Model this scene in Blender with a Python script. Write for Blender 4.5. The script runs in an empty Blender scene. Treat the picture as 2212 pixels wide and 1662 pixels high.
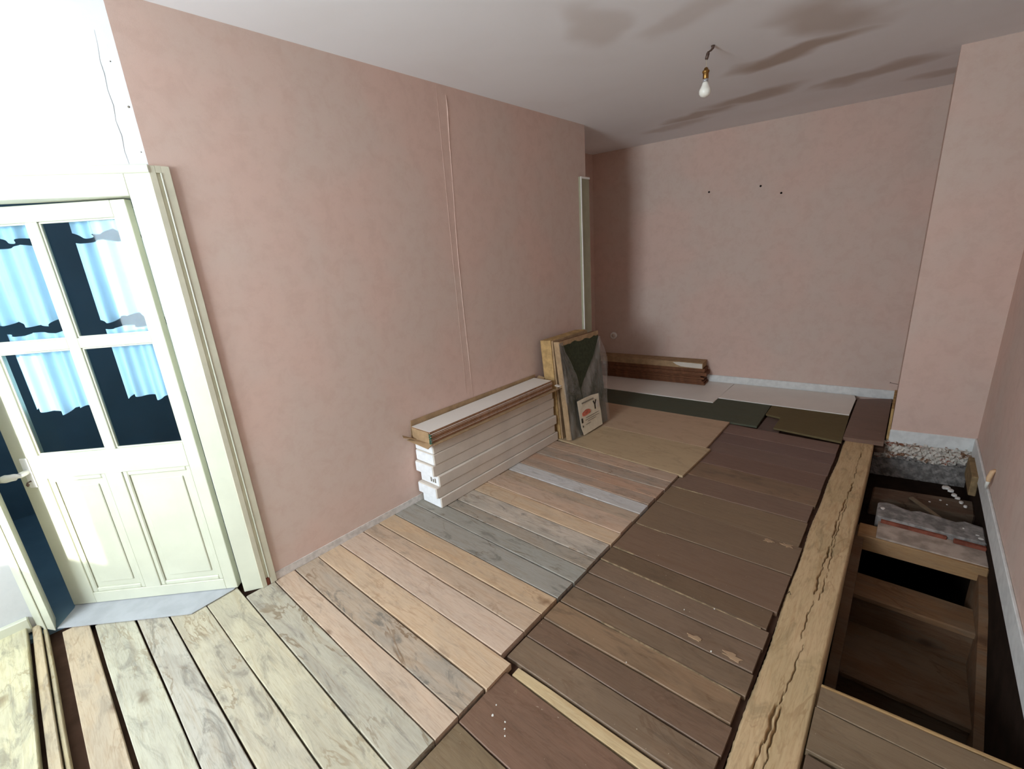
import bpy, bmesh, math, random
from mathutils import Vector, Matrix

random.seed(7)
SC = bpy.context.scene
COL = SC.collection


def lin(r, g=None, b=None):
    if g is None:
        r, g, b = r
    f = lambda c: (c / 255 / 12.92) if c / 255 <= 0.04045 else ((c / 255 + 0.055) / 1.055) ** 2.4
    return (f(r), f(g), f(b), 1.0)


# ------------------------------------------------------------------ camera
YAW, PITCH, ROLL, FPX = -0.7374, 0.2877, -0.0725, 967.6
cam = bpy.data.cameras.new('camera')
cam_o = bpy.data.objects.new('camera', cam)
COL.objects.link(cam_o)
_fw = Vector((math.sin(YAW) * math.cos(PITCH), math.cos(YAW) * math.cos(PITCH), -math.sin(PITCH)))
_r = Vector((math.cos(YAW), -math.sin(YAW), 0))
_u = _r.cross(_fw)
_r2 = _r * math.cos(ROLL) + _u * math.sin(ROLL)
_u2 = _u * math.cos(ROLL) - _r * math.sin(ROLL)
_m = Matrix((_r2, _u2, -_fw)).transposed().to_4x4()
_m.translation = Vector((2.2587, 0.0, 1.5278))
cam_o.matrix_world = _m
cam.sensor_fit = 'HORIZONTAL'
cam.sensor_width = 36.0
cam.lens = 36.0 * FPX / 2212.0
cam.clip_start = 0.02
SC.camera = cam_o

# ------------------------------------------------------------------ light
YW = -1.80                      # inner face of the wall behind the camera
WIN = (0.05, 1.25, 1.08, 2.25)   # window opening in it: x0, x1, z0, z1
world = bpy.data.worlds.new('sky')
SC.world = world
world.use_nodes = True
bg = world.node_tree.nodes['Background']
bg.inputs[0].default_value = (0.66, 0.83, 1.0, 1)
bg.inputs[1].default_value = 2.2

sun = bpy.data.lights.new('sun', 'SUN')
sun.energy = 6.0
sun.angle = math.radians(0.8)
sun.color = (1.0, 0.96, 0.88)
sun_o = bpy.data.objects.new('sun', sun)
COL.objects.link(sun_o)
sun_o.location = (4, -3, 4)
sun_o.rotation_euler = Vector((-0.865, 1.0, -0.48)).to_track_quat('-Z', 'Y').to_euler()

win_l = bpy.data.lights.new('window_daylight', 'AREA')
win_l.shape = 'RECTANGLE'
win_l.size = WIN[1] - WIN[0] - 0.1
win_l.size_y = WIN[3] - WIN[2] - 0.1
win_l.energy = 118.0
win_l.color = (0.82, 0.93, 1.0)
win_o = bpy.data.objects.new('window_daylight', win_l)
COL.objects.link(win_o)
win_o.location = ((WIN[0] + WIN[1]) / 2, YW - 0.13, (WIN[2] + WIN[3]) / 2)
win_o.rotation_euler = (math.radians(90), 0, 0)   # faces +Y, into the room

SC.view_settings.view_transform = 'Standard'
SC.view_settings.look = 'None'
SC.view_settings.gamma = 1.0
SC.view_settings.use_curve_mapping = False
SC.view_settings.exposure = 0.09
try:
    SC.cycles.max_bounces = 10
    SC.cycles.diffuse_bounces = 6
    SC.cycles.transparent_max_bounces = 12
except Exception:
    pass


# ------------------------------------------------------------------ material helpers
class NT:
    def __init__(self, name):
        self.m = bpy.data.materials.new(name)
        self.m.use_nodes = True
        self.t = self.m.node_tree
        self.b = self.t.nodes['Principled BSDF']
        self.out = self.t.nodes['Material Output']

    def n(self, kind, **kw):
        nd = self.t.nodes.new(kind)
        for k, v in kw.items():
            setattr(nd, k, v)
        return nd

    def l(self, a, b):
        self.t.links.new(a, b)

    def val(self, sock, v):
        if hasattr(v, 'is_output'):
            self.l(v, sock)
        else:
            sock.default_value = v

    def math(self, op, a, b=0.0, c=0.0, clamp=False):
        nd = self.n('ShaderNodeMath', operation=op)
        nd.use_clamp = clamp
        self.val(nd.inputs[0], a)
        self.val(nd.inputs[1], b)
        self.val(nd.inputs[2], c)
        return nd.outputs[0]

    def vmath(self, op, a, b):
        nd = self.n('ShaderNodeVectorMath', operation=op)
        self.val(nd.inputs[0], a)
        self.val(nd.inputs[1], b)
        return nd.outputs[0]

    def noise(self, vec, scale, detail=4, rough=0.55, dist=0.0):
        nd = self.n('ShaderNodeTexNoise')
        self.l(vec, nd.inputs['Vector'])
        nd.inputs['Scale'].default_value = scale
        nd.inputs['Detail'].default_value = detail
        nd.inputs['Roughness'].default_value = rough
        nd.inputs['Distortion'].default_value = dist
        return nd.outputs[0]

    def ramp(self, fac, lo, hi, a=0.0, b=1.0, smooth=True):
        nd = self.n('ShaderNodeMapRange')
        nd.interpolation_type = 'SMOOTHSTEP' if smooth else 'LINEAR'
        self.l(fac, nd.inputs[0])
        for i, v in zip((1, 2, 3, 4), (lo, hi, a, b)):
            nd.inputs[i].default_value = v
        return nd.outputs[0]

    def mix(self, fac, a, b, blend='MIX'):
        nd = self.n('ShaderNodeMix', data_type='RGBA', blend_type=blend)
        self.val(nd.inputs['Factor'], fac)
        self.val(nd.inputs['A'], a)
        self.val(nd.inputs['B'], b)
        return nd.outputs['Result']

    def bump(self, h, strength=0.3, dist=0.01):
        nd = self.n('ShaderNodeBump')
        nd.inputs['Strength'].default_value = strength
        nd.inputs['Distance'].default_value = dist
        self.l(h, nd.inputs['Height'])
        self.l(nd.outputs[0], self.b.inputs['Normal'])

    def done(self, col=None, rough=0.7, spec=0.3):
        if col is not None:
            self.val(self.b.inputs['Base Color'], col)
        self.val(self.b.inputs['Roughness'], rough)
        self.b.inputs['Specular IOR Level'].default_value = spec
        return self.m

    def pos(self):
        return self.n('ShaderNodeNewGeometry').outputs['Position']

    def obj(self):
        return self.n('ShaderNodeTexCoord').outputs['Object']

    def info(self):
        return self.n('ShaderNodeObjectInfo')

    def scaled(self, vec, s):
        return self.vmath('MULTIPLY', vec, s)


def plain(name, rgb, rough=0.7, spec=0.3, var=0.12, scale=14, bump=0.0, metal=0.0):
    k = NT(name)
    v = k.obj()
    f = k.noise(v, scale, 5)
    c = lin(rgb)
    lo = tuple(x * (1 - var) for x in c[:3]) + (1,)
    hi = tuple(min(1, x * (1 + var)) for x in c[:3]) + (1,)
    if bump:
        k.bump(k.noise(v, scale * 6, 4), bump, 0.004)
    k.b.inputs['Metallic'].default_value = metal
    return k.done(k.mix(k.ramp(f, 0.35, 0.65), lo, hi), rough, spec)


def m_wallpaper(name, a, b, dark):
    k = NT(name)
    p = k.pos()
    big = k.ramp(k.noise(p, 1.3, 3), 0.38, 0.62)
    mid = k.ramp(k.noise(p, 12, 7, 0.7, 0.3), 0.42, 0.68)
    fine = k.ramp(k.noise(k.scaled(p, (1, 1, 1.8)), 42, 6, 0.75, 0.5), 0.56, 0.70)
    c = k.mix(big, lin(a), lin(b))
    c = k.mix(k.math('MULTIPLY', mid, 0.35), c, lin(dark))
    c = k.mix(k.math('MULTIPLY', fine, 0.22), c, lin(dark))
    k.bump(k.noise(p, 260, 3), 0.10, 0.002)
    return k.done(c, 0.85, 0.15)


M = {}
M['paper'] = m_wallpaper('pink_wallpaper', (212, 183, 170), (207, 186, 174), (193, 163, 149))
M['white_paper'] = m_wallpaper('white_wallpaper', (202, 203, 204), (197, 200, 203), (188, 191, 194))
M['plaster'] = plain('pale_plaster', (206, 200, 194), 0.85, 0.15, 0.12, 30, 0.3)
M['white_trim'] = plain('white_trim', (216, 216, 214), 0.55, 0.3, 0.07, 20, 0.1)
M['cream'] = plain('cream_gloss_paint', (204, 205, 186), 0.32, 0.45, 0.04, 5, 0.05)
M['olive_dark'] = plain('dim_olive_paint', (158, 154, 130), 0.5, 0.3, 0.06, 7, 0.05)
M['olive'] = plain('dull_cream_paint', (206, 202, 180), 0.4, 0.4, 0.06, 7, 0.05)
M['hall'] = plain('hall_glare_blue', (116, 146, 162), 0.8, 0.2, 0.08, 3)  # blue tone stands in for the glare over the dark hall
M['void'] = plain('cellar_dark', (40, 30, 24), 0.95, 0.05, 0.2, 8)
M['subfloor'] = plain('subfloor_dark', (70, 52, 42), 0.95, 0.05, 0.2, 12)
M['carton_white'] = plain('white_carton', (210, 200, 188), 0.6, 0.25, 0.05, 6, 0.08)
M['carton_end'] = plain('white_carton_end', (232, 234, 236), 0.6, 0.25, 0.05, 25, 0.1)
M['kraft'] = plain('kraft_cardboard', (160, 132, 100), 0.8, 0.2, 0.14, 18, 0.15)
M['lam_top'] = plain('pale_laminate', (226, 220, 212), 0.4, 0.4, 0.02, 4)
M['lam_core'] = plain('laminate_core', (146, 104, 74), 0.8, 0.2, 0.15, 40)
M['green_tape'] = plain('green_shred', (50, 110, 88), 0.6, 0.3, 0.2, 60)
M['fibre_green'] = plain('green_fibre', (66, 70, 54), 0.9, 0.1, 0.12, 40, 0.2)
M['brown_board'] = plain('brown_board', (110, 72, 50), 0.75, 0.2, 0.18, 20, 0.1)
M['ink_grey'] = plain('ink_grey', (120, 112, 100), 0.8, 0.1)
M['ink_red'] = plain('ink_red', (196, 110, 90), 0.8, 0.1, 0.25, 60)
M['ink_dark'] = plain('ink_dark', (66, 58, 50), 0.8, 0.1)
M['paper_sheet'] = plain('label_paper', (220, 210, 188), 0.7, 0.2, 0.05, 30)
M['brass'] = plain('aged_brass', (150, 112, 60), 0.35, 0.5, 0.25, 60, 0, 0.85)
M['metal'] = plain('dull_metal', (96, 78, 70), 0.5, 0.5, 0.2, 80, 0, 0.6)
M['bulb'] = plain('opal_bulb', (238, 236, 226), 0.18, 0.5, 0.01, 4)
M['wire'] = plain('pale_wire', (190, 178, 150), 0.5, 0.3, 0.05)
M['black'] = plain('black_hole', (26, 20, 18), 0.9, 0.1)
M['porcelain'] = plain('white_porcelain', (244, 244, 242), 0.15, 0.6, 0.01)
M['sheet_grey'] = plain('grey_threshold_vinyl', (172, 174, 178), 0.5, 0.3, 0.07, 10, 0.1)
M['curtain'] = plain('white_voile', (222, 232, 240), 0.9, 0.1, 0.03, 8)
M['concrete'] = plain('old_concrete', (128, 122, 118), 0.95, 0.1, 0.35, 22, 0.6)
M['brick'] = plain('red_brick', (116, 66, 52), 0.9, 0.1, 0.25, 30, 0.5)
M['ochre'] = plain('raw_ochre_wood', (172, 140, 94), 0.8, 0.2, 0.2, 20, 0.2)
M['chip'] = plain('white_paint_chip', (226, 224, 216), 0.6, 0.3)
M['frame_white'] = plain('window_white', (236, 236, 232), 0.4, 0.4, 0.03)


def m_wood(name, grain_dir, grain=0.45, knots=True, rough=0.7, grey=(150, 143, 132), scuff=None, spec=0.2):
    """plank wood: colour from the object's own colour, alpha = how weathered it is"""
    k = NT(name)
    inf = k.info()
    off = k.n('ShaderNodeCombineXYZ')
    k.l(k.math('MULTIPLY', inf.outputs['Random'], 37.0), off.inputs[0])
    k.l(k.math('MULTIPLY', inf.outputs['Random'], 91.0), off.inputs[1])
    v = k.vmath('ADD', k.obj(), off.outputs[0])
    st = (0.09, 1, 1) if grain_dir == 'X' else (1, 0.09, 1)
    st2 = (0.3, 1, 1) if grain_dir == 'X' else (1, 0.3, 1)
    g = k.noise(k.scaled(v, st), 95, 6, 0.62, 1.6)
    g2 = k.noise(k.scaled(v, st), 22, 4, 0.6, 2.2)
    pat = k.ramp(k.noise(k.scaled(v, st2), 8.0, 5, 0.62, 0.6), 0.42, 0.62)
    pat2 = k.ramp(k.noise(k.scaled(v, st2), 15.0, 6, 0.7, 1.2), 0.50, 0.68)
    base = inf.outputs['Color']
    c = k.mix(k.math('MULTIPLY', k.ramp(g, 0.42, 0.72), grain), base, k.mix(1.0, base, (0.62, 0.54, 0.46, 1), 'MULTIPLY'))
    c = k.mix(k.math('MULTIPLY', k.ramp(g2, 0.48, 0.70), grain * 0.9), c, k.mix(1.0, base, (0.74, 0.62, 0.50, 1), 'MULTIPLY'))
    gr = k.math('MULTIPLY', pat, inf.outputs['Alpha'], clamp=True)
    c = k.mix(gr, c, k.mix(0.45, lin(grey), c))
    c = k.mix(k.math('MULTIPLY', k.math('MULTIPLY', pat2, inf.outputs['Alpha']), 0.8), c, lin(tuple(x * 0.72 for x in grey)))
    cn = k.noise(k.scaled(v, st2), 5.5, 5, 0.6, 0.9)
    ln = k.ramp(k.math('ABSOLUTE', k.math('SUBTRACT', cn, 0.5)), 0.004, 0.016, 1.0, 0.0)
    ln = k.math('MULTIPLY', ln, k.ramp(k.noise(v, 3.5, 2), 0.45, 0.6))
    c = k.mix(k.math('MULTIPLY', k.math('MULTIPLY', ln, inf.outputs['Alpha']), 0.9), c, k.mix(1.0, base, (0.50, 0.41, 0.33, 1), 'MULTIPLY'))
    if knots:
        vo = k.n('ShaderNodeTexVoronoi')
        wn = k.n('ShaderNodeTexNoise')
        k.l(v, wn.inputs['Vector'])
        wn.inputs['Scale'].default_value = 16.0
        vd = k.vmath('ADD', v, k.vmath('MULTIPLY', k.vmath('SUBTRACT', wn.outputs['Color'], (0.5, 0.5, 0.5)), (0.11, 0.06, 0.0)))
        k.l(k.scaled(vd, (0.5, 1.0, 1.0) if grain_dir == 'X' else (1.0, 0.5, 1.0)), vo.inputs['Vector'])
        vo.inputs['Scale'].default_value = 4.2
        kn = k.ramp(vo.outputs['Distance'], 0.02, 0.13, 1.0, 0.0)
        c = k.mix(k.math('MULTIPLY', kn, 0.75), c, k.mix(1.0, base, (0.30, 0.22, 0.17, 1), 'MULTIPLY'))
    if scuff:
        sc_ = k.ramp(k.noise(k.scaled(v, st2), 11, 6, 0.7, 0.8), 0.66, 0.72)
        c = k.mix(k.math('MULTIPLY', sc_, 0.6), c, lin(scuff))
        fl_ = k.ramp(k.noise(v, 90, 2, 0.5), 0.755, 0.78)
        c = k.mix(k.math('MULTIPLY', fl_, 0.5), c, lin((200, 190, 176)))
    if name == 'stained_dark_board':
        c = k.mix(1.0, c, (0.98, 0.97, 0.88, 1), 'MULTIPLY')
    k.bump(g, 0.22, 0.003)
    return k.done(c, rough, spec)


M['wood'] = m_wood('weathered_pine', 'X')
M['dark_wood'] = m_wood('stained_dark_board', 'X', 0.35, False, 0.5, (74, 64, 54), (140, 118, 98), 0.3)
M['raw_wood'] = m_wood('raw_joist_wood', 'X', 0.5, True, 0.8, (120, 108, 92))
M['beam_wood'] = m_wood('old_beam_wood', 'Y', 0.5, False, 0.8, (150, 136, 96))
M['fibre_beige'] = m_wood('beige_fibreboard', 'X', 0.10, False, 0.85, (168, 146, 116))
M['fibre_dark'] = m_wood('olive_underlay', 'X', 0.10, False, 0.9, (92, 84, 60))


def m_ceiling():
    k = NT('stained_ceiling')
    p = k.pos()
    warp = k.n('ShaderNodeTexNoise')
    k.l(p, warp.inputs['Vector'])
    warp.inputs['Scale'].default_value = 2.6
    warp.inputs['Detail'].default_value = 2.5
    w = k.vmath('SUBTRACT', warp.outputs['Color'], (0.5, 0.5, 0.5))
    w = k.vmath('MULTIPLY', w, (0.34, 0.34, 0.0))
    pw = k.vmath('ADD', p, w)
    sep = k.n('ShaderNodeSeparateXYZ')
    k.l(pw, sep.inputs[0])
    # water stains: x, y, half-length, half-width, angle, strength
    stains = [(1.56, 3.36, 0.36, 0.11, -8, .7), (1.78, 2.98, 0.20, 0.34, -25, .5), (1.15, 4.08, 0.36, 0.13, -10, .6),
              (0.72, 4.22, 0.30, 0.10, 0, .55), (1.85, 4.24, 0.36, 0.12, -8, .55), (1.0, 2.15, 0.14, 0.26, 20, .30),
              (1.34, 2.40, 0.30, 0.12, -20, .25), (2.25, 4.66, 0.25, 0.1, 0, .4), (0.45, 4.4, 0.3, 0.12, 0, .35)]
    tot = None
    for (sx, sy, a, b, ang, s) in stains:
        ca, sa = math.cos(math.radians(ang)), math.sin(math.radians(ang))
        dx = k.math('SUBTRACT', sep.outputs[0], sx)
        dy = k.math('SUBTRACT', sep.outputs[1], sy)
        uu = k.math('DIVIDE', k.math('ADD', k.math('MULTIPLY', dx, ca), k.math('MULTIPLY', dy, sa)), a)
        vv = k.math('DIVIDE', k.math('SUBTRACT', k.math('MULTIPLY', dy, ca), k.math('MULTIPLY', dx, sa)), b)
        d = k.math('SQRT', k.math('ADD', k.math('MULTIPLY', uu, uu), k.math('MULTIPLY', vv, vv)))
        e = k.ramp(d, 0.45, 1.25, s, 0.0)
        tot = e if tot is None else k.math('MAXIMUM', tot, e)
    mott = k.ramp(k.noise(p, 1.6, 3), 0.45, 0.7)
    c = k.mix(k.math('MULTIPLY', mott, 0.25), lin((238, 237, 239)), lin((226, 222, 221)))
    c = k.mix(tot, c, lin((170, 146, 124)))
    return k.done(c, 0.9, 0.1)


M['ceiling'] = m_ceiling()


def m_glass():
    k = NT('door_glass')
    k.t.nodes.remove(k.b)
    tr = k.n('ShaderNodeBsdfTransparent')
    tr.inputs[0].default_value = (0.80, 0.90, 0.95, 1)
    gl = k.n('ShaderNodeBsdfGlossy')
    gl.inputs['Roughness'].default_value = 0.03
    mx = k.n('ShaderNodeMixShader')
    mx.inputs[0].default_value = 0.012
    k.l(tr.outputs[0], mx.inputs[1])
    k.l(gl.outputs[0], mx.inputs[2])
    k.l(mx.outputs[0], k.out.inputs[0])
    return k.m


def m_film():
    k = NT('clear_plastic_film')
    k.t.nodes.remove(k.b)
    v = k.obj()
    tr = k.n('ShaderNodeBsdfTransparent')
    tr.inputs[0].default_value = (0.97, 0.97, 0.97, 1)
    gl = k.n('ShaderNodeBsdfGlossy')
    gl.inputs['Roughness'].default_value = 0.12
    df = k.n('ShaderNodeBsdfDiffuse')
    df.inputs[0].default_value = lin((205, 200, 192))
    bm = k.n('ShaderNodeBump')
    bm.inputs['Strength'].default_value = 0.6
    bm.inputs['Distance'].default_value = 0.02
    k.l(k.noise(k.scaled(v, (1, 1, 0.35)), 26, 3, 0.5, 0.8), bm.inputs['Height'])
    k.l(bm.outputs[0], gl.inputs['Normal'])
    m1 = k.n('ShaderNodeMixShader')
    k.val(m1.inputs[0], k.ramp(k.noise(k.scaled(v, (1, 1, 0.3)), 14, 4), 0.40, 0.75, 0.05, 0.26))
    k.l(tr.outputs[0], m1.inputs[1])
    k.l(df.outputs[0], m1.inputs[2])
    m2 = k.n('ShaderNodeMixShader')
    m2.inputs[0].default_value = 0.08
    k.l(m1.outputs[0], m2.inputs[1])
    k.l(gl.outputs[0], m2.inputs[2])
    k.l(m2.outputs[0], k.out.inputs[0])
    return k.m


M['glass'] = m_glass()
M['film'] = m_film()


def m_rubble():
    k = NT('plaster_brick_rubble')
    p = k.obj()
    f = k.noise(k.scaled(p, (0.6, 1, 1.3)), 16, 6, 0.7, 0.9)
    g = k.noise(k.scaled(p, (0.5, 1, 1.4)), 11, 5, 0.7, 1.2)
    c = k.mix(k.ramp(f, 0.50, 0.60), lin((214, 206, 196)), lin((136, 104, 82)))
    c = k.mix(k.ramp(g, 0.58, 0.64), c, lin((150, 74, 52)))
    k.bump(f, 0.9, 0.02)
    return k.done(c, 0.95, 0.05)


M['rubble'] = m_rubble()

# ------------------------------------------------------------------ geometry helpers
WPOS = {}


def mk(name, verts, faces, mat, parent=None, smooth=False, bevel=0.0, seg=1, color=None):
    """one mesh object from world-space verts; origin at its base centre"""
    vs = [Vector(v) for v in verts]
    o0 = Vector(((min(v.x for v in vs) + max(v.x for v in vs)) / 2,
                 (min(v.y for v in vs) + max(v.y for v in vs)) / 2, min(v.z for v in vs)))
    me = bpy.data.meshes.new(name)
    me.from_pydata([v - o0 for v in vs], [], faces)
    bm = bmesh.new()
    bm.from_mesh(me)
    bmesh.ops.recalc_face_normals(bm, faces=bm.faces)
    if bevel:
        ed = [e for e in bm.edges if len(e.link_faces) == 2 and e.calc_face_angle(0) > 0.6]
        bmesh.ops.bevel(bm, geom=ed, offset=bevel, segments=seg, profile=0.6, affect='EDGES')
    bm.to_mesh(me)
    bm.free()
    if smooth:
        me.polygons.foreach_set('use_smooth', [True] * len(me.polygons))
    mats = mat if isinstance(mat, (list, tuple)) else [mat]
    for m_ in mats:
        me.materials.append(m_)
    ob = bpy.data.objects.new(name, me)
    COL.objects.link(ob)
    pw = WPOS[parent.name] if parent else Vector((0, 0, 0))
    ob.parent = parent
    ob.location = o0 - pw
    WPOS[ob.name] = o0
    if color is not None:
        ob.color = color
    return ob


def empty(name, loc):
    o = bpy.data.objects.new(name, None)
    COL.objects.link(o)
    o.location = loc
    o.empty_display_size = 0.1
    WPOS[o.name] = Vector(loc)
    return o


def tag(o, label, cat=None, group=None, kind=None):
    if label:
        o['label'] = label
    if cat:
        o['category'] = cat
    if group:
        o['group'] = group
    if kind:
        o['kind'] = kind
    return o


BOXF = [(0, 1, 2, 3), (7, 6, 5, 4), (0, 4, 5, 1), (1, 5, 6, 2), (2, 6, 7, 3), (3, 7, 4, 0)]


def hexa(name, bot, top, mat, parent=None, bevel=0.0, color=None, seg=1):
    return mk(name, list(bot) + list(top), BOXF, mat, parent, False, bevel, seg, color)


def box(name, x0, x1, y0, y1, z0, z1, mat, parent=None, bevel=0.0, color=None, seg=1):
    b = [(x0, y0), (x1, y0), (x1, y1), (x0, y1)]
    return hexa(name, [(x, y, z0) for x, y in b], [(x, y, z1) for x, y in b], mat, parent, bevel, color, seg)


def prism(name, poly, z0, z1, mat, parent=None, bevel=0.0, color=None):
    n = len(poly)
    zz = lambda z, i: z[i] if isinstance(z, (list, tuple)) else z
    v = [(p[0], p[1], zz(z0, i)) for i, p in enumerate(poly)] + [(p[0], p[1], zz(z1, i)) for i, p in enumerate(poly)]
    f = [tuple(range(n)), tuple(range(2 * n - 1, n - 1, -1))]
    f += [(i, (i + 1) % n, n + (i + 1) % n, n + i) for i in range(n)]
    return mk(name, v, f, mat, parent, False, bevel, 1, color)


def frame_box(name, fr, u0, u1, w0, w1, z0, z1, mat, parent=None, bevel=0.0, color=None):
    """box in a local plan frame: fr = (origin, along, outward)"""
    o, e, n = fr
    P = lambda u, w: (o[0] + e[0] * u + n[0] * w, o[1] + e[1] * u + n[1] * w)
    b = [P(u0, w0), P(u1, w0), P(u1, w1), P(u0, w1)]
    return hexa(name, [(x, y, z0) for x, y in b], [(x, y, z1) for x, y in b], mat, parent, bevel, color)


def lathe(name, prof, cx, cy, mat, parent=None, n=20, axis=None):
    v, f = [], []
    for (r, z) in prof:
        for i in range(n):
            a = 2 * math.pi * i / n
            v.append((cx + r * math.cos(a), cy + r * math.sin(a), z))
    for j in range(len(prof) - 1):
        for i in range(n):
            f.append((j * n + i, j * n + (i + 1) % n, (j + 1) * n + (i + 1) % n, (j + 1) * n + i))
    f.append(tuple(range(n)))
    f.append(tuple(range((len(prof) - 1) * n, len(prof) * n)))
    return mk(name, v, f, mat, parent, True)


def tube(name, pts, r, mat, parent=None, n=8):
    pts = [Vector(p) for p in pts]
    v, f = [], []
    for i, p in enumerate(pts):
        d = (pts[min(i + 1, len(pts) - 1)] - pts[max(i - 1, 0)]).normalized()
        a = d.cross(Vector((0.3, 0.9, 0.2)))
        if a.length < 1e-3:
            a = d.cross(Vector((1, 0, 0)))
        a.normalize()
        b = d.cross(a)
        rr = r[i] if isinstance(r, (list, tuple)) else r
        for j in range(n):
            t = 2 * math.pi * j / n
            v.append(p + a * math.cos(t) * rr + b * math.sin(t) * rr)
    for i in range(len(pts) - 1):
        for j in range(n):
            f.append((i * n + j, i * n + (j + 1) % n, (i + 1) * n + (j + 1) % n, (i + 1) * n + j))
    f.append(tuple(range(n)))
    f.append(tuple(range((len(pts) - 1) * n, len(pts) * n)))
    return mk(name, v, f, mat, parent, True)


def plank(parent, x0, x1, ya, yb, z0, z1, mat, color, name='plank', gap=0.003, wob=0.0016, tilt=0.0, x0b=None, x1b=None, bev=0.0025, nseg=5):
    """a board running along X; ya / yb = (y at x0, y at x1) of its two long edges; slightly uneven edges and ends"""
    ya = ya if isinstance(ya, tuple) else (ya, ya)
    yb = yb if isinstance(yb, tuple) else (yb, yb)
    x0b = x0 if x0b is None else x0b
    x1b = x1 if x1b is None else x1b
    v, f = [], []
    for i in range(nseg + 1):
        t = i / nseg
        a = ya[0] + (ya[1] - ya[0]) * t + gap / 2 + random.uniform(-wob, wob)
        b = yb[0] + (yb[1] - yb[0]) * t - gap / 2 + random.uniform(-wob, wob)
        xa = x0 + (x1 - x0) * t
        xb = x0b + (x1b - x0b) * t
        zt = z1 + random.uniform(-0.0008, 0.0008)
        v += [(xa, a, z0), (xa, a, zt - bev), (xa, a + bev, zt - tilt), (xb, b - bev, zt + tilt), (xb, b, zt - bev), (xb, b, z0)]
    for i in range(nseg):
        for j in range(6):
            k = (j + 1) % 6
            f.append((i * 6 + j, i * 6 + k, (i + 1) * 6 + k, (i + 1) * 6 + j))
    f.append((0, 1, 2, 3, 4, 5))
    b_ = nseg * 6
    f.append((b_ + 5, b_ + 4, b_ + 3, b_ + 2, b_ + 1, b_))
    return mk(name, v, f, mat, parent, False, 0, 1, color)


def C4(rgb, a=0.0, desat=0.0, gain=1.0):
    c = lin(rgb)
    g = 0.3 * c[0] + 0.6 * c[1] + 0.1 * c[2]
    return tuple((x + (g - x) * desat) * gain for x in c[:3]) + (a,)


# ------------------------------------------------------------------ setting: shell
H = 2.5
XR = 2.728
AW = 0.1132
FWALL = ((0.0, 4.874), (math.cos(AW), math.sin(AW)), (math.sin(AW), -math.cos(AW)))   # far wall: along, out into room


def fw(a, b):
    o, e, n = FWALL
    return (o[0] + e[0] * a + n[0] * b, o[1] + e[1] * a + n[1] * b)


ceil = box('ceiling', -2.4, 2.95, YW - 0.2, 5.4, H, H + 0.1, M['ceiling'])
tag(ceil, 'white ceiling with brown water stains', 'ceiling', kind='structure')

wall_left = prism('wall_left', [(-0.09, 0.56), (0, 0.52), (0, 3.62), (-0.64, 3.62), (-0.64, 3.53), (-0.09, 3.53)], -0.02, H, M['paper'])
tag(wall_left, 'long pink wallpapered partition wall on the left', 'wall', kind='structure')
wall_far = frame_box('wall_far', FWALL, -0.9, 2.95, -0.1, 0.0, -0.3, H, M['paper'])
tag(wall_far, 'pink wallpapered wall at the far end of the room', 'wall', kind='structure')
wall_alc = box('wall_alcove', -0.76, -0.64, 3.53, 5.0, -0.02, H, M['paper'])
tag(wall_alc, 'pink side wall of the recess behind the partition', 'wall', kind='structure')
wall_right = box('wall_right', XR, XR + 0.12, YW - 0.1, 5.4, -0.03, H, M['paper'])
tag(wall_right, 'pink wallpapered wall along the right side', 'wall', kind='structure')
# chimney breast
AC = 0.166
yc1 = 4.0886 + math.tan(AC) * (XR - 2.276)
col = prism('wall_chimney_breast', [(2.276, 4.0886), (XR + 0.02, yc1), (XR + 0.02, 5.25), (2.272, 5.2)], -0.03, H, M['paper'])
tag(col, 'pink wallpapered chimney breast jutting out beside the pit', 'wall', kind='structure')

# wall behind the camera with the window
wb = empty('wall_back', (1.0, YW - 0.1, 0))
tag(wb, 'white wall with a window behind the viewer', 'wall', kind='structure')
x0, x1, z0, z1 = WIN
for nm, a in (('wall_panel', (-0.75, x0, -0.02, H)), ('wall_panel', (x1, XR + 0.1, -0.02, H)),
              ('wall_panel', (x0, x1, -0.02, z0)), ('wall_panel', (x0, x1, z1, H))):
    box(nm, a[0], a[1], YW - 0.2, YW, a[2], a[3], M['white_paper'], wb)
win = empty('window_1', ((x0 + x1) / 2, YW - 0.12, z0))
tag(win, 'white framed casement window behind the viewer', 'window', kind='structure')
for a in ((x0, x0 + .04, z0, z1), (x1 - .04, x1, z0, z1), (x0, x1, z0, z0 + .04), (x0, x1, z1 - .04, z1), ((x0 + x1) / 2 - .02, (x0 + x1) / 2 + .02, z0, z1)):
    box('window_frame', a[0], a[1], YW - 0.12, YW - 0.08, a[2], a[3], M['frame_white'], win, 0.004)
box('window_sill', x0 - .05, x1 + .05, YW - 0.1, YW + 0.03, z0 - .03, z0, M['frame_white'], win, 0.005)

wall_nl = box('wall_near_left', -0.73, -0.61, YW - 0.2, -0.26, -0.02, H, M['white_paper'])
tag(wall_nl, 'white wall beside the glazed door at the left edge', 'wall', kind='structure')
trim_nl = box('baseboard_near_left', -0.612, -0.585, YW, -0.275, 0.0, 0.075, M['cream'], None, 0.004)
tag(trim_nl, 'cream baseboard on the white wall at the left edge', 'baseboard', kind='structure')

# slanted wall with the door
PD = (0.0, 0.52)
DD = (-0.555, -0.832)
ND = (0.832, -0.555)
DW = (PD, DD, ND)
SO, SL = 0.085, 0.865          # door opening along the wall
ZT = 1.833
wd = empty('wall_door', (PD[0] + DD[0] * .45, PD[1] + DD[1] * .45, 0))
tag(wd, 'white wallpapered slanted wall above and around the door', 'wall', kind='structure')


def P_dw(u, w):
    return (PD[0] + DD[0] * u + ND[0] * w, PD[1] + DD[1] * u + ND[1] * w)


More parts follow.
